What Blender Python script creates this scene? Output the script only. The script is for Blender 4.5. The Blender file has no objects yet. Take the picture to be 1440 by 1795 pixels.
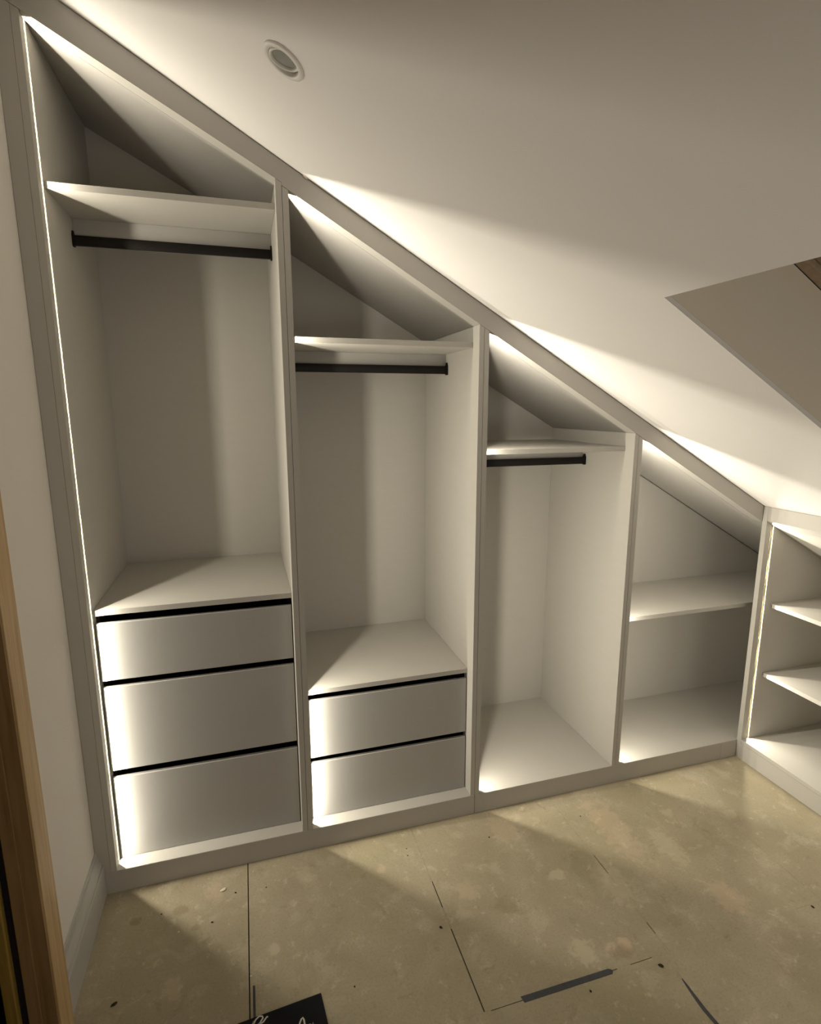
import bpy, bmesh, math, random
from mathutils import Vector, Matrix, Euler
random.seed(4)
SC = bpy.context.scene
C = SC.collection

# ------------------------------------------------------------ camera
cam_d = bpy.data.cameras.new('camera'); cam = bpy.data.objects.new('camera', cam_d); C.objects.link(cam)
cam.location = (0.4822, -1.8125, 1.5913)
cam.rotation_euler = Euler((1.3849, 0.0020, -0.2884), 'XYZ')
cam_d.sensor_fit = 'HORIZONTAL'; cam_d.sensor_width = 36.0
cam_d.lens = 36.0 * 978.14 / 1440.0
cam_d.clip_start = 0.02
SC.camera = cam

# ------------------------------------------------------------ world, fill light, exposure
w = bpy.data.worlds.new('world'); SC.world = w; w.use_nodes = True
w.node_tree.nodes['Background'].inputs[0].default_value = (0.02, 0.03, 0.05, 1)
w.node_tree.nodes['Background'].inputs[1].default_value = 0.15
LED_COL = (1.0, 0.925, 0.765); LED_POWER = 1600.0
def area(name, loc, rot, sx, sy, power, col):
    l = bpy.data.lights.new(name, 'AREA'); l.shape = 'RECTANGLE'; l.size = sx; l.size_y = sy
    l.energy = power; l.color = col
    o = bpy.data.objects.new(name, l); C.objects.link(o); o.location = loc; o.rotation_euler = rot
    return o
area('fill_light', (1.50, -2.95, 0.95), (math.radians(112), 0, math.radians(6)), 0.7, 0.5, 7.0, (1.0, 0.95, 0.88))  # added fill from behind the camera, stands for no known lamp
SC.view_settings.view_transform = 'Standard'; SC.view_settings.look = 'None'
SC.view_settings.gamma = 1.0; SC.view_settings.use_curve_mapping = False
SC.view_settings.exposure = 0.17
SC.cycles.use_denoising = True
SC.cycles.max_bounces = 10; SC.cycles.diffuse_bounces = 7
SC.cycles.sample_clamp_indirect = 4.0
SC.cycles.caustics_reflective = False; SC.cycles.caustics_refractive = False

# ------------------------------------------------------------ measured sizes (metres); wardrobe front is y = 0
B = 0.5728
HZ, CZ = 2.5887, 2.6581
def H(x): return HZ - B * x            # underside of the raking header
def CE(x): return CZ - B * x           # sloping ceiling
U = [(0.0, 0.6097, 0.620), (0.6468, 1.2637, 0.590), (1.3002, 1.9146, 0.601), (1.9507, 2.5881, 0.445)]
X5 = 2.5881; XW = -0.060; ZP = 0.0813; SET = 0.0535; T = 0.018
def H1(x): return HZ - 0.018 + (0.025 / 0.6097) * x - B * x   # first bay's header runs a touch out of line

# ------------------------------------------------------------ materials
def mat(name, col, rough=0.55, spec=0.4, metal=0.0, noise=None, bump=None, emit=None):
    m = bpy.data.materials.new(name); m.use_nodes = True
    nt = m.node_tree; b = nt.nodes['Principled BSDF']
    b.inputs['Base Color'].default_value = (*col, 1); b.inputs['Roughness'].default_value = rough
    b.inputs['Specular IOR Level'].default_value = spec; b.inputs['Metallic'].default_value = metal
    if emit:
        b.inputs['Emission Color'].default_value = (*emit[0], 1); b.inputs['Emission Strength'].default_value = emit[1]
    tc = nt.nodes.new('ShaderNodeTexCoord')
    if noise:
        sc, amt, stretch = noise
        mp = nt.nodes.new('ShaderNodeMapping'); mp.inputs['Scale'].default_value = stretch
        n = nt.nodes.new('ShaderNodeTexNoise'); n.inputs['Scale'].default_value = sc; n.inputs['Detail'].default_value = 5
        mx = nt.nodes.new('ShaderNodeMix'); mx.data_type = 'RGBA'
        mx.inputs[6].default_value = (*[c * (1 - amt) for c in col], 1)
        mx.inputs[7].default_value = (*[min(1, c * (1 + amt)) for c in col], 1)
        nt.links.new(tc.outputs['Object'], mp.inputs[0]); nt.links.new(mp.outputs[0], n.inputs['Vector'])
        nt.links.new(n.outputs[0], mx.inputs[0]); nt.links.new(mx.outputs[2], b.inputs['Base Color'])
    if bump:
        n2 = nt.nodes.new('ShaderNodeTexNoise'); n2.inputs['Scale'].default_value = bump[0]; n2.inputs['Detail'].default_value = 3
        bp = nt.nodes.new('ShaderNodeBump'); bp.inputs['Strength'].default_value = bump[1]; bp.inputs['Distance'].default_value = 0.001
        nt.links.new(tc.outputs['Object'], n2.inputs['Vector'])
        nt.links.new(n2.outputs[0], bp.inputs['Height']); nt.links.new(bp.outputs[0], b.inputs['Normal'])
    return m
M = {}
M['ceiling'] = mat('ceiling_paint', (0.83, 0.805, 0.785), 0.9, 0.2, noise=(2, 0.02, (1, 1, 1)), bump=(90, 0.15))
M['wall'] = mat('wall_paint', (0.70, 0.67, 0.62), 0.9, 0.2, noise=(3, 0.03, (1, 1, 1)), bump=(70, 0.3))
M['lam'] = mat('cashmere_laminate', (0.475, 0.455, 0.415), 0.5, 0.3, noise=(9, 0.03, (1, 1, 7)), bump=(220, 0.12))
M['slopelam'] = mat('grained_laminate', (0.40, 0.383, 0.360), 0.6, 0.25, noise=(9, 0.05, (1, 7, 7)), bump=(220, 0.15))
M['face'] = mat('painted_fascia', (0.455, 0.435, 0.40), 0.5, 0.35, noise=(6, 0.03, (1, 1, 1)), bump=(200, 0.1))
M['drawer'] = mat('drawer_front_laminate', (0.40, 0.39, 0.37), 0.42, 0.4, noise=(10, 0.03, (6, 1, 1)), bump=(240, 0.12))
M['dark'] = mat('gap_shade_black', (0.012, 0.009, 0.008), 0.7, 0.2, noise=(20, 0.3, (1, 1, 1)))  # near-black that paints in the shade inside narrow gaps
M['rail'] = mat('black_rail_metal', (0.008, 0.006, 0.005), 0.5, 0.2, noise=(60, 0.2, (1, 9, 9)), bump=(300, 0.1))
M['skirt'] = mat('skirting_paint', (0.43, 0.42, 0.395), 0.45, 0.4, noise=(12, 0.06, (1, 1, 1)), bump=(100, 0.2))
M['channel'] = mat('led_channel_metal', (0.14, 0.125, 0.075), 0.6, 0.15, noise=(30, 0.05, (1, 1, 1)))
M['tape_led'] = mat('led_tape', (0.12, 0.10, 0.06), 0.6, 0.15, noise=(120, 0.1, (1, 1, 1)))
M['chip'] = mat('led_chip', (0.9, 0.85, 0.6), 0.5, 0.2, emit=(LED_COL, LED_POWER))
M['chip'].cycles.emission_sampling = 'FRONT'
M['reveal'] = mat('reveal_paint', (0.78, 0.725, 0.62), 0.9, 0.2, noise=(3, 0.03, (1, 1, 1)), bump=(70, 0.2))
M['white'] = mat('white_plastic', (0.72, 0.70, 0.66), 0.4, 0.4, noise=(20, 0.02, (1, 1, 1)))
M['lens'] = mat('lamp_glass', (0.30, 0.30, 0.28), 0.15, 0.6, noise=(60, 0.15, (1, 1, 1)), bump=(90, 0.3))
M['recess'] = mat('downlight_recess', (0.08, 0.07, 0.06), 0.7, 0.2, noise=(30, 0.1, (1, 1, 1)))
M['tapeg'] = mat('dark_grey_tape', (0.045, 0.045, 0.052), 0.5, 0.4, noise=(60, 0.35, (1, 1, 1)), bump=(150, 0.5))
M['card'] = mat('black_card', (0.006, 0.006, 0.007), 0.7, 0.15, noise=(30, 0.2, (1, 1, 1)))
M['chalk'] = mat('white_pen', (0.62, 0.58, 0.52), 0.8, 0.2, noise=(150, 0.12, (1, 1, 1)))
M['seamdark'] = mat('subfloor_shadow', (0.02, 0.017, 0.012), 0.9, 0.1, noise=(30, 0.3, (1, 1, 1)))
M['crumb'] = mat('plaster_crumb', (0.72, 0.66, 0.52), 0.9, 0.1, noise=(300, 0.08, (1, 1, 1)))
M['grit'] = mat('dark_grit', (0.035, 0.028, 0.018), 0.9, 0.1, noise=(300, 0.2, (1, 1, 1)))
M['hall'] = mat('hallway_shade', (0.06, 0.05, 0.075), 0.8, 0.2, noise=(4, 0.1, (1, 1, 1)))  # darkness of the unlit hallway put into its wall colour
M['night'] = mat('night_glass', (0.010, 0.012, 0.016), 0.05, 0.6, noise=(3, 0.1, (1, 1, 1)))

def wood(name, dark, light, rough=0.45):
    m = bpy.data.materials.new(name); m.use_nodes = True
    nt = m.node_tree; b = nt.nodes['Principled BSDF']; b.inputs['Roughness'].default_value = rough
    tc = nt.nodes.new('ShaderNodeTexCoord'); mp = nt.nodes.new('ShaderNodeMapping'); mp.inputs['Scale'].default_value = (28, 28, 1.3)
    n = nt.nodes.new('ShaderNodeTexNoise'); n.inputs['Scale'].default_value = 2.2; n.inputs['Detail'].default_value = 8; n.inputs['Distortion'].default_value = 0.6
    r = nt.nodes.new('ShaderNodeValToRGB'); r.color_ramp.elements[0].position = 0.32; r.color_ramp.elements[1].position = 0.68
    r.color_ramp.elements[0].color = (*dark, 1); r.color_ramp.elements[1].color = (*light, 1)
    bp = nt.nodes.new('ShaderNodeBump'); bp.inputs['Strength'].default_value = 0.25; bp.inputs['Distance'].default_value = 0.001
    nt.links.new(tc.outputs['Object'], mp.inputs[0]); nt.links.new(mp.outputs[0], n.inputs['Vector'])
    nt.links.new(n.outputs[0], r.inputs[0]); nt.links.new(r.outputs[0], b.inputs['Base Color'])
    nt.links.new(n.outputs[0], bp.inputs['Height']); nt.links.new(bp.outputs[0], b.inputs['Normal'])
    return m
M['oak'] = wood('oak', (0.38, 0.245, 0.11), (0.52, 0.37, 0.20))
M['oakdark'] = wood('stained_oak', (0.20, 0.115, 0.04), (0.32, 0.20, 0.085))
M['oakgold'] = wood('golden_oak', (0.20, 0.125, 0.02), (0.30, 0.19, 0.04))
M['pine'] = wood('pine_frame', (0.34, 0.26, 0.18), (0.42, 0.33, 0.24))

# chipboard: fine flakes, broad grubby patches, plaster spots at their own places
STAINS = [  # x, y, radius, stretch, strength, kind (0 pale, 1 pink, 2 dark)
    (0.484, -0.355, 0.020, 1.0, 0.55, 0), (1.368, -0.628, 0.042, 0.9, 0.60, 0), (1.455, -0.640, 0.022, 1.2, 0.6, 1),
    (1.500, -0.640, 0.024, 1.0, 0.75, 1), (0.208, -0.395, 0.030, 0.8, 0.35, 1), (0.862, -0.162, 0.020, 1.0, 0.45, 1),
    (0.885, -0.285, 0.030, 1.3, 0.25, 0), (1.60, -0.44, 0.060, 0.6, 0.30, 0), (1.44, -0.36, 0.035, 1.5, 0.45, 0),
    (1.93, -0.60, 0.055, 0.7, 0.45, 1), (1.76, -0.23, 0.070, 0.35, 0.35, 1), (1.12, -0.33, 0.04, 1.0, 0.35, 1),
    (1.90, -0.36, 0.050, 0.5, 0.4, 0), (1.05, -0.76, 0.018, 1.0, 0.35, 0), (1.36, -0.10, 0.060, 0.6, 0.3, 1),
    (0.205, -0.135, 0.026, 1.4, 0.35, 2), (0.07, -0.14, 0.020, 1.2, 0.35, 2), (0.255, -0.215, 0.016, 1.4, 0.3, 2),
    (1.55, -0.36, 0.055, 0.6, 0.18, 2), (1.47, -0.66, 0.040, 1.6, 0.3, 2), (2.1, -0.35, 0.05, 0.6, 0.15, 2),
    (0.31, -0.10, 0.03, 0.7, 0.35, 1), (1.70, -0.62, 0.035, 1.4, 0.15, 2), (1.22, -0.42, 0.05, 1.5, 0.25, 2),
    (2.25, -0.30, 0.03, 1.0, 0.35, 0), (2.02, -0.22, 0.025, 1.0, 0.4, 0), (0.60, -0.11, 0.03, 0.6, 0.3, 0)]
def floor_mat():
    m = bpy.data.materials.new('dusty_chipboard'); m.use_nodes = True
    nt = m.node_tree; L = nt.links.new; b = nt.nodes['Principled BSDF']
    b.inputs['Roughness'].default_value = 0.8; b.inputs['Specular IOR Level'].default_value = 0.25
    g = nt.nodes.new('ShaderNodeNewGeometry')
    def noise(sc, det=4, dist=0.0, rough=0.55):
        n = nt.nodes.new('ShaderNodeTexNoise'); n.inputs['Scale'].default_value = sc; n.inputs['Detail'].default_value = det
        n.inputs['Distortion'].default_value = dist; n.inputs['Roughness'].default_value = rough
        L(g.outputs['Position'], n.inputs['Vector']); return n
    def math_(op, a, bv=None, clamp=False):
        x = nt.nodes.new('ShaderNodeMath'); x.operation = op; x.use_clamp = clamp
        for i, v in enumerate((a, bv)):
            if v is None: continue
            if isinstance(v, (int, float)): x.inputs[i].default_value = v
            else: L(v, x.inputs[i])
        return x.outputs[0]
    def mix(f, c1, c2):
        x = nt.nodes.new('ShaderNodeMix'); x.data_type = 'RGBA'
        for i, v in ((0, f), (6, c1), (7, c2)):
            if isinstance(v, tuple): x.inputs[i].default_value = (*v, 1)
            elif isinstance(v, (int, float)): x.inputs[i].default_value = v
            else: L(v, x.inputs[i])
        return x.outputs[2]
    def ramp(v, a, c):
        r = nt.nodes.new('ShaderNodeMapRange'); r.inputs[1].default_value = a; r.inputs[2].default_value = c
        r.interpolation_type = 'SMOOTHSTEP'; L(v, r.inputs[0]); return r.outputs[0]
    col = mix(ramp(noise(3.1, 5, 0.4).outputs[0], 0.30, 0.70), (0.325, 0.280, 0.190), (0.400, 0.350, 0.250))
    col = mix(math_('MULTIPLY', ramp(noise(1.7, 4, 0.3).outputs[0], 0.5, 0.72), 0.5), col, (0.31, 0.275, 0.165))
    col = mix(math_('MULTIPLY', ramp(noise(9, 7, 0.3, 0.62).outputs[0], 0.52, 0.68), 0.42), col, (0.50, 0.44, 0.33))
    col = mix(math_('MULTIPLY', ramp(noise(21, 8, 0.2, 0.72).outputs[0], 0.56, 0.68), 0.6), col, (0.55, 0.47, 0.36))
    col = mix(math_('MULTIPLY', ramp(noise(14, 8, 0.5, 0.75).outputs[0], 0.57, 0.70), 0.5), col, (0.215, 0.175, 0.10))
    col = mix(math_('MULTIPLY', ramp(noise(150, 3).outputs[0], 0.45, 0.75), 0.30), col, (0.20, 0.165, 0.10))
    col = mix(math_('MULTIPLY', ramp(noise(420, 2).outputs[0], 0.55, 0.8), 0.30), col, (0.55, 0.48, 0.36))
    col = mix(math_('MULTIPLY', ramp(noise(75, 6, 0.2, 0.7).outputs[0], 0.66, 0.74), 0.5), col, (0.16, 0.125, 0.07))
    edge = noise(38, 4, 0.6)
    sep = nt.nodes.new('ShaderNodeSeparateXYZ'); L(g.outputs['Position'], sep.inputs[0])
    tints = {0: (0.54, 0.47, 0.34), 1: (0.55, 0.42, 0.30), 2: (0.155, 0.115, 0.045)}
    for x, y, r, st, s, k in STAINS:
        dx = math_('SUBTRACT', sep.outputs[0], x); dy = math_('MULTIPLY', math_('SUBTRACT', sep.outputs[1], y), st)
        d = math_('SQRT', math_('ADD', math_('MULTIPLY', dx, dx), math_('MULTIPLY', dy, dy)))
        d = math_('ADD', math_('DIVIDE', d, r), math_('MULTIPLY', math_('SUBTRACT', edge.outputs[0], 0.5), 2.2))
        f = math_('MULTIPLY', math_('SUBTRACT', 1.0, ramp(d, 0.55, 1.15)), s, True)
        col = mix(f, col, tints[k])
    L(col, b.inputs['Base Color'])
    bp = nt.nodes.new('ShaderNodeBump'); bp.inputs['Strength'].default_value = 0.35; bp.inputs['Distance'].default_value = 0.0015
    L(noise(60, 6).outputs[0], bp.inputs['Height']); L(bp.outputs[0], b.inputs['Normal'])
    return m
M['floor'] = floor_mat()

# ------------------------------------------------------------ mesh helpers
def obj(name, bm, m, parent=None, bevel=0.0, smooth=False):
    bmesh.ops.recalc_face_normals(bm, faces=bm.faces)
    me = bpy.data.meshes.new(name); bm.to_mesh(me); bm.free()
    if smooth:
        for p in me.polygons: p.use_smooth = True
    me.materials.append(m)
    o = bpy.data.objects.new(name, me); C.objects.link(o)
    if parent: o.parent = parent; o.matrix_parent_inverse = parent.matrix_basis.inverted()
    if bevel:
        md = o.modifiers.new('edge', 'BEVEL'); md.width = bevel; md.segments = 2; md.limit_method = 'ANGLE'
    return o
def box(bm, a, b):
    x0, y0, z0 = a; x1, y1, z1 = b
    v = [bm.verts.new(p) for p in ((x0, y0, z0), (x1, y0, z0), (x1, y1, z0), (x0, y1, z0), (x0, y0, z1), (x1, y0, z1), (x1, y1, z1), (x0, y1, z1))]
    for f in ((3, 2, 1, 0), (4, 5, 6, 7), (0, 1, 5, 4), (1, 2, 6, 5), (2, 3, 7, 6), (3, 0, 4, 7)):
        bm.faces.new([v[i] for i in f])
def loft(bm, A, Bp):
    """closed prism between two matching loops of points"""
    a = [bm.verts.new(p) for p in A]; b = [bm.verts.new(p) for p in Bp]; n = len(a)
    bm.faces.new(a); bm.faces.new(list(reversed(b)))
    for i in range(n): bm.faces.new((a[i], b[i], b[(i + 1) % n], a[(i + 1) % n]))
def BM(*boxes):
    bm = bmesh.new()
    for a, b in boxes: box(bm, a, b)
    return bm
def xz(poly, y0, y1, bm=None):
    bm = bm or bmesh.new()
    loft(bm, [(x, y0, z) for x, z in poly], [(x, y1, z) for x, z in poly]); return bm
def xy(poly, z0, ztop):
    bm = bmesh.new()
    loft(bm, [(x, y, z0) for x, y in poly], [(x, y, ztop(x)) for x, y in poly]); return bm
def yz(poly, x0, x1, bm=None):
    bm = bm or bmesh.new()
    loft(bm, [(x0, y, z) for y, z in poly], [(x1, y, z) for y, z in poly]); return bm
def tag(o, label=None, cat=None, group=None, kind=None):
    if label: o['label'] = label
    if cat: o['category'] = cat
    if group: o['group'] = group
    if kind: o['kind'] = kind
    return o
def thing(name, label, cat, loc=(0, 0, 0), group=None):
    o = bpy.data.objects.new(name, None); C.objects.link(o); o.location = loc; o.empty_display_size = 0.1
    return tag(o, label, cat, group)
def struct(name, bm, m, bevel=0.0):
    return tag(obj(name, bm, m, bevel=bevel), kind='structure')

# ------------------------------------------------------------ the room
# floor: dark base with 600 mm chipboard boards laid over it
YB = -3.2
fl = struct('floor', BM(((-1.3, YB, -0.05), (3.3, 0.66, -0.022))), M['seamdark'])
def board(x0, x1, y0, y1):
    return obj('floor_board', BM(((x0, y0, -0.022), (x1, y1, 0.0))), M['floor'], fl, bevel=0.0008)
JX = [-0.195, 0.4135, 1.0165, 1.6125, 2.215, 2.66]
for i in range(len(JX) - 1):
    g = 0.0015 if i == 0 else 0.0017
    board(max(JX[i], -0.055) + g, JX[i + 1] - g, -0.7000 + 0.001, 0.035)
JY = [-0.055, 0.4255, 0.9900, 1.5890, 2.190, 2.62]
for i in range(len(JY) - 1):
    g = 0.0016
    board(JY[i] + g, JY[i + 1] - g, -2.2, -0.7010)
board(-0.055, 2.62, YB + 0.005, -2.203)
# dust and glue packed into most of the joints, leaving the open dark lengths the joints still show
def filler(x, y0, y1, wdt=0.003):
    obj('joint_filler', BM(((x - wdt / 2, y0, -0.02), (x + wdt / 2, y1, -0.0003))), M['floor'], fl)
for x, spans in ((1.0165, ((-0.262, 0.03), (-0.445, -0.366))), (1.6125, ((-0.322, 0.03), (-0.600, -0.405), (-0.699, -0.640))), (2.215, ((-0.699, 0.03),))):
    for a, b in spans: filler(x, a, b)
filler(1.5890, -0.776, -0.702); filler(1.5890, -2.19, -0.98); filler(0.9900, -2.19, -0.702); filler(2.19, -2.19, -0.702); filler(0.4255, -2.19, -0.702)
for a, b in ((-0.05, 1.034), (1.43, 1.475), (1.55, 2.60)):
    obj('joint_filler', BM(((a, -0.7025, -0.02), (b, -0.6975, -0.0003))), M['floor'], fl)

# sloping ceiling with a rooflight opening and a downlight hole
DLX, DLY = 0.607, -0.4575
SX0, SX1, SY0, SY1 = 1.4305, 2.16, -1.46, -0.678
bm = bmesh.new()
CXR = 3.20
xs = [-0.16, DLX - 0.06, DLX + 0.06, SX0, SX1, CXR]; ys = [YB - 0.1, SY0, SY1, DLY - 0.06, DLY + 0.06, 0.66]
vv = {}
def cv(x, y, dz=0.0):
    k = (round(x, 5), round(y, 5), dz)
    if k not in vv: vv[k] = bm.verts.new((x, y, CE(x) + dz))
    return vv[k]
for i in range(5):
    for j in range(5):
        if i == 3 and j == 1: continue
        if i == 1 and j == 3:
            n = 40; ring = []
            cs = 1 / math.sqrt(1 + B * B)
            for k in range(n):
                a = 2 * math.pi * k / n
                ring.append((DLX + 0.036 * cs * math.cos(a), DLY + 0.036 * math.sin(a)))
            sq = []
            for k in range(n):
                a = 2 * math.pi * k / n; c_, s_ = math.cos(a), math.sin(a); q = 0.06 / max(abs(c_), abs(s_))
                sq.append((DLX + q * c_, DLY + q * s_))
            for k in range(n):
                k2 = (k + 1) % n
                bm.faces.new((cv(*sq[k]), cv(*sq[k2]), cv(*ring[k2]), cv(*ring[k])))
            continue
        bm.faces.new((cv(xs[i], ys[j]), cv(xs[i + 1], ys[j]), cv(xs[i + 1], ys[j + 1]), cv(xs[i], ys[j + 1])))
bmesh.ops.recalc_face_normals(bm, faces=bm.faces)
me = bpy.data.meshes.new('ceiling'); bm.to_mesh(me); bm.free(); me.materials.append(M['ceiling'])
ceil = bpy.data.objects.new('ceiling', me); C.objects.link(ceil); tag(ceil, kind='structure')
md = ceil.modifiers.new('thick', 'SOLIDIFY'); md.thickness = 0.012; md.offset = -1.0 if me.polygons[0].normal.z < 0 else 1.0

# rooflight well: lining square to the slope, timber frame and dark glass at its far end
th = math.atan(B); N = Vector((math.sin(th), 0, math.cos(th)))   # outward normal of the slope
def sl(x, y, d): return Vector((x, y, CE(x))) + N * d
win = tag(bpy.data.objects.new('window_1', None), kind='structure'); C.objects.link(win); win.location = sl((SX0 + SX1) / 2, (SY0 + SY1) / 2, 0.27)
bpy.context.view_layer.update()
def slab(name, pts, thick, m, parent=None):
    bm = bmesh.new(); p = [Vector(q) for q in pts]
    n = (p[1] - p[0]).cross(p[2] - p[0]).normalized() * thick
    loft(bm, p, [q + n for q in p]); return obj(name, bm, m, parent)
D0, D1_ = 0.0125, 0.27
slab('window_reveal', [sl(SX0 - .012, SY1, D0), sl(SX1 + .012, SY1, D0), sl(SX1 + .012, SY1, D1_), sl(SX0 - .012, SY1, D1_)], -0.012, M['reveal'], win)
slab('window_reveal', [sl(SX0 - .012, SY0, D0), sl(SX1 + .012, SY0, D0), sl(SX1 + .012, SY0, D1_), sl(SX0 - .012, SY0, D1_)], 0.012, M['reveal'], win)
slab('window_reveal', [sl(SX0, SY0, D0), sl(SX0, SY1, D0), sl(SX0, SY1, D1_), sl(SX0, SY0, D1_)], -0.012, M['reveal'], win)
slab('window_reveal', [sl(SX1, SY0, D0), sl(SX1, SY1, D0), sl(SX1, SY1, D1_), sl(SX1, SY0, D1_)], 0.012, M['reveal'], win)
cs = math.cos(th)
def frame_ring(name, ix, w_, d0, d1, m):
    x0, x1, y0, y1 = SX0 + ix * cs, SX1 - ix * cs, SY0 + ix, SY1 - ix; k = w_ * cs
    bars = [((x0, y0), (x1, y0), (x1 - k, y0 + w_), (x0 + k, y0 + w_)), ((x1, y0), (x1, y1), (x1 - k, y1 - w_), (x1 - k, y0 + w_)),
            ((x1, y1), (x0, y1), (x0 + k, y1 - w_), (x1 - k, y1 - w_)), ((x0, y1), (x0, y0), (x0 + k, y0 + w_), (x0 + k, y1 - w_))]
    for b4 in bars:
        bm = bmesh.new(); loft(bm, [sl(x, y, d0) for x, y in b4], [sl(x, y, d1) for x, y in b4]); obj(name, bm, m, win, bevel=0.002)
frame_ring('window_frame', -0.001, 0.035, 0.272, 0.345, M['pine'])
frame_ring('window_sash', 0.036, 0.06, 0.285, 0.335, M['pine'])
bm = bmesh.new(); q = ((SX0 + 0.08, SY0 + 0.095), (SX1 - 0.08, SY0 + 0.095), (SX1 - 0.08, SY1 - 0.095), (SX0 + 0.08, SY1 - 0.095))
loft(bm, [sl(x, y, 0.305) for x, y in q], [sl(x, y, 0.317) for x, y in q]); obj('window_pane', bm, M['night'], win)

# walls
DY0, DY1, DZ = -1.330, -0.525, 2.03     # doorway in the left wall
wl = bmesh.new()
def wallpiece(y0, y1, z0, z1): box(wl, (XW - 0.058, y0, z0), (XW, y1, z1))
wallpiece(DY1 - 0.0, 0.66, 0.0, 2.69); wallpiece(YB, DY0, 0.0, 2.69); wallpiece(DY0, DY1, DZ, 2.69)
struct('wall_left', wl, M['wall'])
struct('wall_back', xz([(XW - .1, 0), (X5, 0), (X5, CE(X5) - 0.001), (XW - .1, CE(XW - .1) - .001)], YB, YB - 0.1), M['wall'])
struct('wall_right', yz([(YB, 0), (-1.320, 0), (-1.320, CE(X5) - 0.002), (YB, CE(X5) - 0.002)], X5, X5 + 0.08), M['wall'])
struct('wall_front', xz([(XW, 0.0), (3.19, 0.0), (3.19, CE(3.19) - .002), (XW, CE(XW) - .002)], 0.64, 0.66), M['wall'])
# hallway beyond the doorway
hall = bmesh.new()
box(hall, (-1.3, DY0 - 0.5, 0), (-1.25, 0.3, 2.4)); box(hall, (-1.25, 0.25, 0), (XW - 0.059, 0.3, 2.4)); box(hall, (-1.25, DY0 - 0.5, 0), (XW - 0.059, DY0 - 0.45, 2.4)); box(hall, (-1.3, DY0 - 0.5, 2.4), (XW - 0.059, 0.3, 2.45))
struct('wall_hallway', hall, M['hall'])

# door frame in oak
door = tag(bpy.data.objects.new('door_1', None), kind='structure'); C.objects.link(door); door.location = (XW, (DY0 + DY1) / 2, 0)
bpy.context.view_layer.update()
XA = -0.018
def arch(y0, y1, z0, z1):
    bm = bmesh.new(); a = 0.008
    s = 1 if y1 > y0 else -1
    loft(bm, [(XW - 0.0, y0, z0), (XW, y1, z0), (XA - 0.006, y1, z0), (XA, y1 - s * 0.012, z0), (XA, y0, z0)],
             [(XW - 0.0, y0, z1), (XW, y1, z1), (XA - 0.006, y1, z1), (XA, y1 - s * 0.012, z1), (XA, y0, z1)])
    return bm
obj('architrave', arch(-0.520, -0.434, 0.0, 2.10), M['oak'], door, bevel=0.0015)
obj('architrave', arch(DY0 - 0.005, DY0 - 0.091, 0.0, 2.10), M['oak'], door, bevel=0.0015)
obj('architrave', BM(((XW, DY0 - 0.005, 2.035), (XA, -0.520, 2.11))), M['oak'], door, bevel=0.0015)
obj('door_jamb', BM(((-0.080, -0.527, 0.0), (-0.021, -0.5215, 2.03)), ((-0.080, -0.5215, 0.0), (XW - 0.0, -0.5205, 2.03))), M['oakdark'], door)
obj('door_stop', BM(((-0.078, -0.531, 0.0), (-0.052, -0.527, 2.03))), M['oakdark'], door, bevel=0.001)
obj('door_jamb', BM(((-0.155, DY0 + 0.001, 0.0), (-0.021, DY0 + 0.025, 2.03))), M['oakdark'], door)
obj('door_jamb', BM(((-0.155, DY0 + 0.026, 2.005), (-0.021, -0.528, 2.03))), M['oakdark'], door)
obj('door_gap_shade', BM(((-0.0923, -0.5275, 0.0), (-0.0802, -0.5255, 2.03))), M['dark'], door)  # black strip painting the shade of the gap behind the jamb
obj('door_lining', BM(((-0.118, -0.543, 0.0), (-0.0925, -0.5252, 2.03))), M['oakgold'], door, bevel=0.003)
tag([o for o in door.children if o.name.startswith('door_lining')][0], 'golden oak strip beyond the dark gap')

# skirting board on the left wall with a stepped moulding
sk = [(XW, 0.0), (-0.037, 0.0), (-0.037, 0.108), (-0.038, 0.110), (-0.0425, 0.1105), (-0.0425, 0.116), (-0.0445, 0.124), (-0.049, 0.133), (-0.052, 0.142), (-0.0525, 0.150), (-0.0545, 0.1505), (-0.0545, 0.158), (-0.0560, 0.161), (XW, 0.162)]
bb = bmesh.new(); loft(bb, [(x, -0.433, z) for x, z in sk], [(x, 0.0, z) for x, z in sk]); struct('baseboard_left', bb, M['skirt'])

# ------------------------------------------------------------ downlight in the ceiling
dl = thing('downlight', 'round white recessed downlight, unlit, in the sloping ceiling', 'ceiling light', (DLX, DLY, CE(DLX)))
bpy.context.view_layer.update()
E1 = Vector((cs, 0, -math.sin(th))); E2 = Vector((0, 1, 0)); CN = -N; P0 = Vector((DLX, DLY, CE(DLX)))
def lathe(profile, n=48, tilt=None, center=P0):
    bm = bmesh.new(); rings = []
    a1, a2, an = E1, E2, CN
    if tilt: 
        R_ = Matrix.Rotation(tilt[1], 3, tilt[0]); a1, a2, an = R_ @ E1, R_ @ E2, R_ @ CN
    for r, h in profile:
        rings.append([bm.verts.new(center + a1 * (r * math.cos(2 * math.pi * k / n)) + a2 * (r * math.sin(2 * math.pi * k / n)) + an * h) for k in range(n)])
    for i in range(len(rings) - 1):
        for k in range(n): bm.faces.new((rings[i][k], rings[i][(k + 1) % n], rings[i + 1][(k + 1) % n], rings[i + 1][k]))
    return bm, rings
bm, r = lathe([(0.0345, -0.020), (0.0345, 0.0025), (0.036, 0.005), (0.043, 0.0048), (0.0465, 0.003), (0.0475, 0.0004), (0.0365, 0.0004)])
obj('trim_ring', bm, M['white'], dl, smooth=True)
tl = (E2, math.radians(-13))
bm, r = lathe([(0.0335, -0.012), (0.0338, 0.000), (0.0330, 0.0025), (0.0315, 0.0032), (0.0285, 0.001), (0.0280, -0.004)], tilt=tl, center=P0 - CN * 0.003)
obj('tilting_ring', bm, M['white'], dl, smooth=True)
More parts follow.
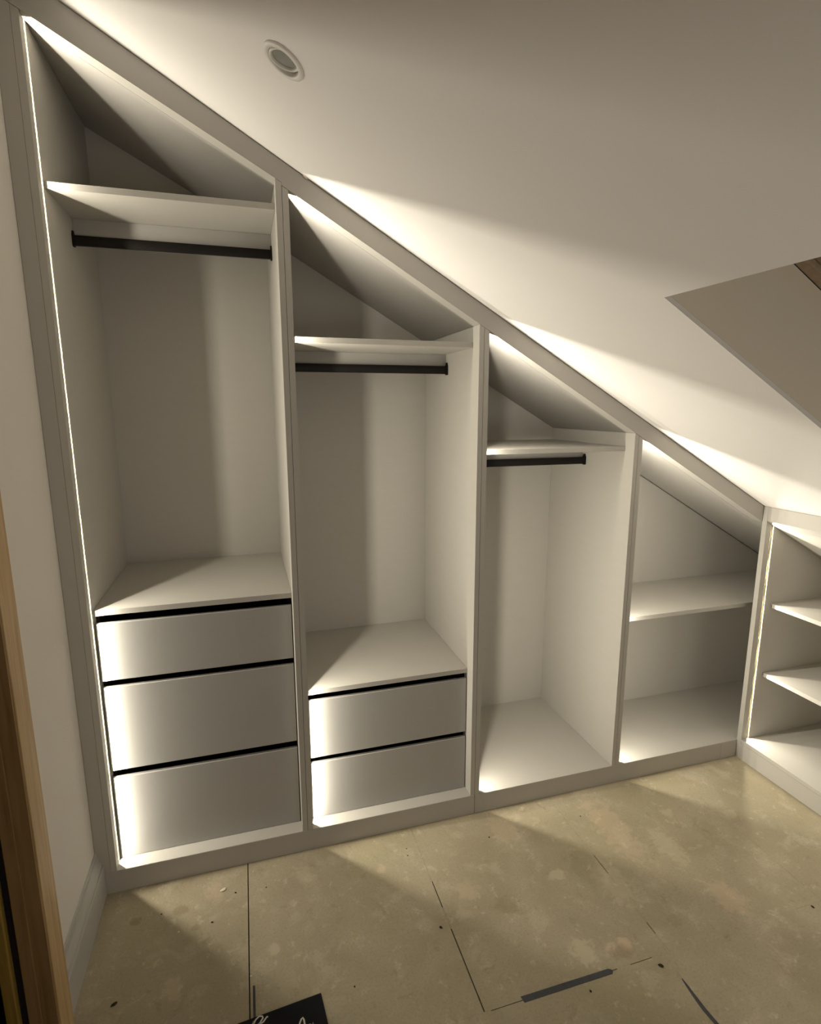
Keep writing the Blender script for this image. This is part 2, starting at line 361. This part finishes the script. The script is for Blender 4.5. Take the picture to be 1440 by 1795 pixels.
bm, r = lathe([(0.0282, -0.0030), (0.018, -0.0020), (0.008, -0.0015)], tilt=tl, center=P0 - CN * 0.003); bm.faces.new(r[-1])
obj('lamp_lens', bm, M['lens'], dl, smooth=True)
bm, r = lathe([(0.0352, -0.012), (0.0352, -0.06)]); bm.faces.new(r[-1])
obj('recessed_can', bm, M['recess'], dl)

# ------------------------------------------------------------ LED strips
def led(parent, P, along, out, side, length):
    """recessed channel: P = foot of the strip on the panel face, 'along' runs up, 'out' is the light's direction, 'side' points to the room"""
    P, A, O, S = Vector(P), Vector(along), Vector(out), Vector(side)
    def bb_(bm, s0, s1, o0, o1, l0, l1):
        lo = [P + S * s + O * o for s, o in ((s0, o0), (s1, o0), (s1, o1), (s0, o1))]
        loft(bm, [q + A * l0 for q in lo], [q + A * l1 for q in lo])
    bm = bmesh.new()
    for s0, s1, o0, o1 in ((-0.0076, -0.0070, -0.0054, 0.0001), (0.0048, 0.0054, -0.0054, 0.0001), (-0.0070, 0.0048, -0.0060, -0.0054)):
        bb_(bm, s0, s1, o0, o1, 0.0005, length)
    ch = obj('led_channel', bm, M['channel'], parent)
    bm = bmesh.new(); bb_(bm, -0.0040, 0.0035, -0.0053, -0.0050, 0.001, length - 0.002)
    tp = obj('led_tape', bm, M['tape_led'], ch)
    bm = bmesh.new(); z = 0.006
    while z < length - 0.006:
        v = [bm.verts.new(P + S * s + O * -0.0045 + A * l) for s, l in ((-0.0006, z), (0.0006, z), (0.0006, z + 0.0052), (-0.0006, z + 0.0052))]
        f = bm.faces.new(v); z += 0.0083
    bm.faces.ensure_lookup_table(); bm.normal_update()
    if bm.faces[0].normal.dot(O) < 0:
        for f in bm.faces: f.normal_flip()
    me = bpy.data.meshes.new('led_chips'); bm.to_mesh(me); bm.free(); me.materials.append(M['chip'])
    c = bpy.data.objects.new('led_chips', me); C.objects.link(c); c.parent = ch; c['kind'] = 'stuff'
    ch['label'] = 'glowing warm white light strip'
    return ch
GY0, GY1, GD = 0.0293, 0.0427, 0.0062      # groove: from y, to y, depth

# ------------------------------------------------------------ wardrobe bays
LAB = ['tallest open wardrobe bay at the left with three drawers, rail and top shelf',
       'second wardrobe bay from the left with two drawers, rail and top shelf',
       'third wardrobe bay from the left with a black rail and no drawers',
       'low fourth wardrobe bay in the corner with one mid shelf']
def rail(parent, x0, x1, y, z):
    """oval black hanging rail with an end bracket at each side; z = centre"""
    def oval(hw, hh, n=20): return [(hw * math.cos(2 * math.pi * k / n), max(-hh, min(hh, 1.25 * hh * math.sin(2 * math.pi * k / n)))) for k in range(n)]
    bm = bmesh.new(); pr = oval(0.0075, 0.015)
    loft(bm, [(x0 + 0.003, y + a, z + b) for a, b in pr], [(x1 - 0.003, y + a, z + b) for a, b in pr])
    r = obj('hanging_rail', bm, M['rail'], parent)
    for xa, xb in ((x0 + 0.0003, x0 + 0.0055), (x1 - 0.0055, x1 - 0.0003)):
        pts = [(-0.0105, -0.017), (-0.006, -0.019), (0.006, -0.019), (0.0105, -0.017), (0.0105, 0.016), (0.006, 0.022), (0.0045, 0.028), (-0.0045, 0.028), (-0.006, 0.022), (-0.0105, 0.016)]
        bm = bmesh.new(); loft(bm, [(xa, y + a, z + b) for a, b in pts], [(xb, y + a, z + b) for a, b in pts])
        obj('rail_bracket', bm, M['rail'], r)
    return r
def drawer(parent, x0, x1, z0, z1, depth):
    ys = SET + 0.0005
    bm = yz([(ys, z0), (ys + 0.018, z0), (ys + 0.018, z1 - 0.006), (ys + 0.012, z1), (ys + 0.0025, z1), (ys, z1 - 0.002)], x0, x1)
    f = obj('drawer', bm, M['drawer'], parent)
    b = 0.012
    obj('drawer_box', BM(((x0 + b, ys + 0.019, z0 + 0.01), (x0 + b + .014, ys + depth, z1 - 0.03)), ((x1 - b - .014, ys + 0.019, z0 + 0.01), (x1 - b, ys + depth, z1 - 0.03)),
        ((x0 + b + .0142, ys + depth - .014, z0 + 0.01), (x1 - b - .0142, ys + depth, z1 - 0.03)), ((x0 + b + .0142, ys + 0.019, z0 + 0.012), (x1 - b - .0142, ys + depth - .0142, z0 + 0.022))), M['dark'], f)
    return f
def bay(i, shelf=None, deck=None, rails=None, drawers=()):
    XL, XR, D = U[i]
    h = H1 if i == 0 else H
    t = thing('wardrobe_bay', LAB[i], 'wardrobe', ((XL + XR) / 2, 0.3, 0))
    bpy.context.view_layer.update()
    # left side with a groove for the light strip near its front edge
    TL = 0.0182
    gp = [(XL - TL, 0.0), (XL, 0.0), (XL, GY0), (XL - GD, GY0), (XL - GD, GY1), (XL, GY1), (XL, D), (XL - TL, D)]
    obj('side_panel', xy(gp, 0.0, lambda x: h(x) - 0.0008), M['lam'], t)
    hr = h(XR)
    if i < 3:
        TR = (U[i + 1][0] - 0.0182 - XR) - 0.0012
        gr = [(XR, 0.0), (XR + TR, 0.0), (XR + TR, D), (XR, D)]
        obj('side_panel', xy(gr, 0.0, lambda x: h(x) - 0.0008), M['lam'], t)
        xr_in = XR
    else:
        xr_in = 3.17
        obj('side_panel', BM(((3.171, 0.002, 0), (3.189, D, H(3.189) - .001))), M['lam'], t)
    led(t, (XL, 0.0349, ZP + 0.001), (0, 0, 1), (1, 0, 0), (0, -1, 0), h(XL) - ZP - 0.003)
    e = 0.0004
    if i == 3:
        bp_ = [(XL + e, 0.0, ZP), (X5 - e, 0.0, ZP), (X5 - e, 0.0008, ZP), (xr_in - e, 0.0008, ZP), (xr_in - e, D - e, ZP), (XL + e, D - e, ZP)]
        bm = bmesh.new(); loft(bm, bp_, [(a, b_, ZP - T) for a, b_, c_ in bp_]); obj('bottom_panel', bm, M['lam'], t)
    else:
        obj('bottom_panel', BM(((XL + e, 0.0, ZP - T), (XR - e, D - e, ZP))), M['lam'], t)
    # back goes up behind the raking top
    obj('back_panel', xz([(XL - 0.017, 0.0), (xr_in, 0.0), (xr_in, h(xr_in) - 0.0), (XL - 0.017, h(XL - 0.017))], D + 0.0004, D + 0.012), M['lam'], t)
    gap = 0.010 if i == 3 else 0.0004
    x1 = xr_in - e
    bm = bmesh.new()
    q = [(XL + e, h(XL + e)), (x1, h(x1)), (x1, h(x1) + 0.018), (XL + e, h(XL + e) + 0.018)]
    if i == 3:      # runs on behind the corner bay's side
        pl = [(XL + e, SET), (X5 - 0.0006, SET), (X5 - 0.0006, 0.0012), (x1, 0.0012), (x1, D - gap), (XL + e, D - gap)]
        loft(bm, [(x, y, h(x)) for x, y in pl], [(x, y, h(x) + 0.018) for x, y in pl])
    else:
        xz(q, SET, D - gap, bm)
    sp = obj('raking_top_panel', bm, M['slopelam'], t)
    if shelf:
        z, dep = shelf
        obj('shelf', BM(((XL + e, SET, z), (xr_in - e if i == 3 and z < 0 else (XR - e if i < 3 else min(xr_in - e, (HZ - z - T) / B - 0.001)), dep, z + T))), M['lam'], t, bevel=0.0006)
    if deck:
        obj('deck_panel', BM(((XL + e, SET, deck - T), (XR - e, D - e, deck))), M['lam'], t, bevel=0.0006)
    if rails:
        y, z = rails
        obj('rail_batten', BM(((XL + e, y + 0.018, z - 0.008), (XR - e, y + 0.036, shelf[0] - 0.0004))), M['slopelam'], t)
        rail(t, XL, XR, y, z)
    for a, b_ in drawers:
        drawer(t, XL + 0.0035, XR - 0.0035, a, b_, D - SET - 0.08)
    if drawers:
        obj('drawer_gap_shade', BM(((XL + e, SET + 0.030, ZP + 0.001), (XL + 0.010, D - 0.02, deck - T - 0.001)), ((XR - 0.010, SET + 0.030, ZP + 0.001), (XR - e, D - 0.02, deck - T - 0.001)),
            ((XL + 0.0102, SET + 0.030, deck - T - 0.006), (XR - 0.0102, D - 0.02, deck - T - 0.001))), M['dark'], t)  # added black liners, painted shade around the drawer fronts
    return t
bay(0, shelf=(2.1775, 0.60), deck=0.9679, rails=(0.292, 2.108), drawers=((0.7300, 0.9240), (0.4110, 0.7070), (ZP + 0.0015, 0.3840)))
bay(1, shelf=(1.7936, 0.57), deck=0.5970, rails=(0.312, 1.7335), drawers=((0.3300, 0.5560), (ZP + 0.0015, 0.3080)))
bay(2, shelf=(1.4204, 0.58), rails=(0.322, 1.360))
bay(3, shelf=(0.7037, 0.444))

# corner run: bay on the right, facing the room's left, its front in the plane x = X5
def bay_right(YO, YR, label):
    t = thing('wardrobe_bay', label, 'wardrobe', (X5 + 0.3, (YO + YR) / 2, 0))
    bpy.context.view_layer.update()
    YI = YO - 0.0218; DX = 0.57; Z5 = 0.0945; Z5T = 1.1137
    hh = lambda x: Z5T - B * (x - X5)
    g0, g1 = X5 + GY0, X5 + GY1
    sp = [(X5, YO), (X5, YI), (g0, YI), (g0, YI + GD), (g1, YI + GD), (g1, YI), (X5 + DX, YI), (X5 + DX, YO)]
    obj('side_panel', xy(sp, 0.0, lambda x: CE(x) - 0.0015), M['lam'], t)
    obj('side_panel', xy([(X5, YR), (X5, YR - T), (X5 + DX, YR - T), (X5 + DX, YR)], 0.0, lambda x: CE(x) - 0.0015), M['lam'], t)
    led(t, (X5 + 0.0349, YI, Z5 + 0.001), (0, 0, 1), (0, -1, 0), (-1, 0, 0), hh(X5 + .035) - Z5 - 0.003)
    e = 0.0004
    obj('plinth_rail', BM(((X5, YR + e, 0.0), (X5 + 0.018, YI - e, Z5 - T - 0.0004))), M['face'], t)
    obj('bottom_panel', BM(((X5, YR + e, Z5 - T), (X5 + DX - .013, YI - e, Z5))), M['lam'], t, bevel=0.0008)
    bm = bmesh.new(); xz([(X5, Z5T + 0.0004), (X5 + SET, hh(X5 + SET) + 0.0004), (X5 + SET, CE(X5 + SET) - .0015), (X5, CE(X5) - 0.0015)], YI - e, YR + e, bm)
    obj('header_rail', bm, M['face'], t, bevel=0.0006)
    bm = bmesh.new(); x0, x1 = X5 + SET + e, X5 + DX - .013
    xz([(x0, hh(x0)), (x1, hh(x1)), (x1, hh(x1) + T), (x0, hh(x0) + T)], YI - e, YR + e, bm)
    obj('raking_top_panel', bm, M['lam'], t)
    obj('back_panel', BM(((X5 + DX - .012, YR + e, 0.0), (X5 + DX, YI - e, hh(X5 + DX - .012) - .001))), M['lam'], t)
    for z in (0.7390, 0.4136):
        x0 = X5 + 0.0775
        obj('shelf', BM(((x0, YR + e, z - T), (min(X5 + DX - .013, X5 + (Z5T - z) / B - .001), YI - e, z))), M['lam'], t, bevel=0.0006)
bay_right(-0.0006, -0.640, 'low shelved bay at the right edge, facing left, with glowing strip')
bay_right(-0.6585, -1.300, 'next low shelved bay of the right run, nearer the room than the corner one')

# ------------------------------------------------------------ fascia, filler and plinths
hp = [(XW + 0.001, H1(XW) + 0.0), (-0.0, H1(0) + 0.0004), (U[0][1] + 0.0182, H1(U[0][1] + 0.0182) + 0.0003), (U[0][1] + 0.0183, H(U[0][1] + 0.0183) + 0.0003), (X5 - 0.0008, H(X5 - 0.0008) + 0.0004),
      (X5 - 0.0008, CE(X5 - 0.0008) - 0.002), (XW + 0.001, CE(XW + 0.001) - 0.002)]
hd = tag(obj('header_fascia', xz(hp, 0.0, SET - 0.0005), M['face']), 'long grey raking fascia board between the sloping ceiling and the wardrobe bays', 'fascia')
bm = bmesh.new(); bmesh.ops.create_icosphere(bm, subdivisions=2, radius=0.006, matrix=Matrix.Translation((0.697, -0.003, 2.2575)) @ Matrix.Rotation(0.6, 4, 'Y') @ Matrix.Diagonal((1.5, 0.6, 0.5, 1)))
for v in bm.verts: v.co += Vector([random.uniform(-1, 1) * 0.0011 for _ in range(3)])
o = obj('sealant_blob', bm, M['crumb'], hd); o['label'] = 'small pale blob of sealant on the top edge'
tag(obj('filler_panel', xz([(XW + 0.0008, 0.0005), (-0.0190, 0.0005), (-0.0190, H1(-0.019) - 0.001), (XW + 0.0008, H1(XW) - 0.001)], 0.0, 0.018), M['face'], bevel=0.0005),
    'tall narrow grey filler strip between the plaster wall and the tallest bay', 'filler panel')
PF = -0.0012
tag(obj('plinth_board', BM(((XW + 0.0235, PF, 0.0), (1.2805, -0.0002, ZP - 0.0004))), M['face'], bevel=0.0006), 'long grey plinth board under the two drawer bays', 'plinth')
tag(obj('plinth_board', BM(((1.2825, PF, 0.0), (2.4990, -0.0002, ZP - 0.0004))), M['face'], bevel=0.0006), 'grey plinth board under the third and fourth bays without drawers', 'plinth')
tag(obj('plinth_board', BM(((2.4995, PF - 0.0004, 0.0), (X5 - 0.0008, -0.0002, ZP - 0.0008))), M['face'], bevel=0.0006), 'short grey plinth offcut in the corner beside the right bay', 'plinth')

# ------------------------------------------------------------ things on the floor
tp = [(1.130, -0.7075), (1.127, -0.6905), (1.404, -0.6925), (1.412, -0.6965), (1.4135, -0.7035), (1.408, -0.7085)]
bm = bmesh.new(); loft(bm, [(x, y, 0.0001) for x, y in tp], [(x, y, 0.0009) for x, y in tp])
tag(obj('tape_strip', bm, M['tapeg']), 'strip of dark grey tape stuck along a board joint on the floor', 'tape')
bm = BM(((0.4225, -0.62, 0.0001), (0.4290, -0.450, 0.0008)))
tag(obj('tape_strip', bm, M['tapeg']), 'narrow black strip on the floor running under the black card', 'tape')
# curved black sliver lying over the joint at the right
pts = [(1.5875, -0.777), (1.5865, -0.80), (1.585, -0.83), (1.584, -0.86), (1.5865, -0.89), (1.592, -0.93), (1.60, -0.98)]
wd = [0.0012, 0.0035, 0.0048, 0.0055, 0.0055, 0.005, 0.004]
lo = [(x - w_, y) for (x, y), w_ in zip(pts, wd)] + [(x + w_, y) for (x, y), w_ in reversed(list(zip(pts, wd)))]
bm = bmesh.new(); loft(bm, [(x, y, 0.0001) for x, y in lo], [(x, y, 0.0011) for x, y in lo])
tag(obj('tape_strip', bm, M['tapeg']), 'curved black sliver of tape on the floor at the lower right', 'tape')

# black card with handwriting, near edge cut by the picture
cd = [(0.603, -0.5257), (0.3300, -0.5590), (0.3100, -0.730), (0.606, -0.705)]
cc = Vector((0.603, -0.5257, 0)); d1 = (Vector((0.4016, -0.5405, 0)) - cc).normalized()
crd = thing('black_card', 'black card with white handwriting lying on the floor at the bottom edge', 'card', (0.46, -0.62, 0.0))
bpy.context.view_layer.update()
E1c = Vector((-0.2016, -0.0150, 0)).normalized(); E2c = Vector((0.0077, -0.0853, 0)).normalized()
q0 = Vector((0.603, -0.5257, 0.0012)); W_, L_ = 0.235, 0.16
cor = [q0, q0 + E1c * W_, q0 + E1c * W_ + E2c * L_, q0 + E2c * L_]
bm = bmesh.new(); loft(bm, cor, [c_ + Vector((0, 0, 0.0025)) for c_ in cor]); obj('card_sheet', bm, M['card'], crd)
def stroke(bm, pts, wdt=0.0042, z=0.0038):
    P = [Vector((x, y, z)) for x, y in pts]; L = []; R_ = []
    for i, p in enumerate(P):
        d = (P[min(i + 1, len(P) - 1)] - P[max(i - 1, 0)]).normalized(); n = Vector((-d.y, d.x, 0)) * wdt / 2
        L.append(p + n); R_.append(p - n)
    lp = L + list(reversed(R_))
    top = [q + Vector((0, 0, 0.0004)) for q in lp]
    a = [bm.verts.new(q) for q in top]
    n = len(P)
    for i in range(n - 1): bm.faces.new((a[i], a[i + 1], a[2 * n - 2 - i], a[2 * n - 1 - i]))
WORDS = [[[(0.4195, -0.5560), (0.4215, -0.5480), (0.4235, -0.5600)],
           [(0.4235, -0.5540), (0.4285, -0.5462), (0.4375, -0.5400), (0.4455, -0.5420), (0.4470, -0.5470), (0.4430, -0.5520), (0.4370, -0.5600)],
           [(0.4340, -0.5590), (0.4400, -0.5600), (0.4480, -0.5570), (0.4560, -0.5480), (0.4600, -0.5470)]],
          [[(0.5300, -0.6050), (0.5370, -0.5920), (0.5440, -0.5790), (0.5480, -0.5765), (0.5505, -0.5820), (0.5515, -0.5960), (0.5500, -0.6090)],
           [(0.5360, -0.6000), (0.5500, -0.5980)],
           [(0.5520, -0.6090), (0.5610, -0.5985), (0.5645, -0.5975), (0.5650, -0.6090), (0.5700, -0.607), (0.5720, -0.5960), (0.5725, -0.6090)]]]
for word in WORDS:
    bm = bmesh.new()
    for st in word: stroke(bm, st)
    obj('handwriting', bm, M['chalk'], crd)

# crumbs of plaster and grit on the boards
def crumb(name, x, y, r, m, label, cat, sx=1.0, rot=0.0):
    bm = bmesh.new()
    bmesh.ops.create_icosphere(bm, subdivisions=1, radius=r, matrix=Matrix.Translation((x, y, r * 0.30 + 0.0002)) @ Matrix.Rotation(rot, 4, 'Z') @ Matrix.Diagonal((sx, 1, 0.35, 1)))
    for v in bm.verts:
        v.co += Vector((random.uniform(-1, 1), random.uniform(-1, 1), 0)) * r * 0.25
        v.co.z = max(v.co.z, 0.0003)
    tag(obj(name, bm, m), label, cat)

# x, y, radius, stretch
PALE = [(0.333, -0.094, 0.0065, 1.9, 0.5, 'curved flake of pale plaster on the floor in front of the tallest bay'),
        (0.4305, -0.046, 0.0030, 1.1, 0.0, 'tiny white crumb near the floor joint, nearest the plinth'),
        (0.2060, -0.2150, 0.0030, 1.3, 0.4, 'tiny white crumb on the floor left of the floor joint'),
        (0.4180, -0.4200, 0.0030, 1.0, 0.0, 'tiny white crumb lying in the long floor joint')]
for x, y, r, st, rot, lb in PALE: crumb('plaster_crumb', x, y, r, M['crumb'], lb, 'debris', st, rot)
GRIT = [(0.3727, -0.1166, 0.0028, 1.3, 'dark speck on the floor left of the long joint, close to it'), (0.4720, -0.1252, 0.0028, 1.0, 'dark speck on the floor just right of the long joint'),
        (0.1465, -0.1335, 0.0026, 1.0, 'dark speck on the floor near the skirting corner'), (0.3034, -0.2097, 0.0030, 1.6, 'small dark sliver on the floor midway between skirting and joint'),
        (0.0607, -0.3934, 0.0050, 2.0, 'largest dark crumb on the floor, beside the skirting board'), (1.2853, -0.1355, 0.0030, 1.0, 'dark speck on the floor in front of the third bay'),
        (1.6768, -0.1377, 0.0028, 1.0, 'dark speck on the floor in front of the stile between third and fourth bays'), (0.9720, -0.0993, 0.0022, 1.0, 'tiny dark speck on the floor in front of the second bay, nearer the plinth'),
        (0.9671, -0.1310, 0.0024, 1.0, 'tiny dark speck on the floor in front of the second bay, farther from the plinth'), (0.9866, -0.4322, 0.0040, 1.3, 'dark crumb beside the broken dark joint in mid floor'),
        (1.5560, -0.7286, 0.0058, 1.7, 'dark cluster of grit right of the grey tape strip'), (1.3199, -0.7331, 0.0036, 1.0, 'dark crumb on the floor just in front of the grey tape strip'),
        (0.6954, -0.5338, 0.0030, 1.0, 'dark speck on the floor right of the black card'), (2.1631, -0.7079, 0.0040, 1.4, 'dark crumb on the floor at the right edge')]
for x, y, r, st, lb in GRIT: crumb('grit', x, y, r, M['grit'], lb, 'debris', st, random.uniform(0, 3))
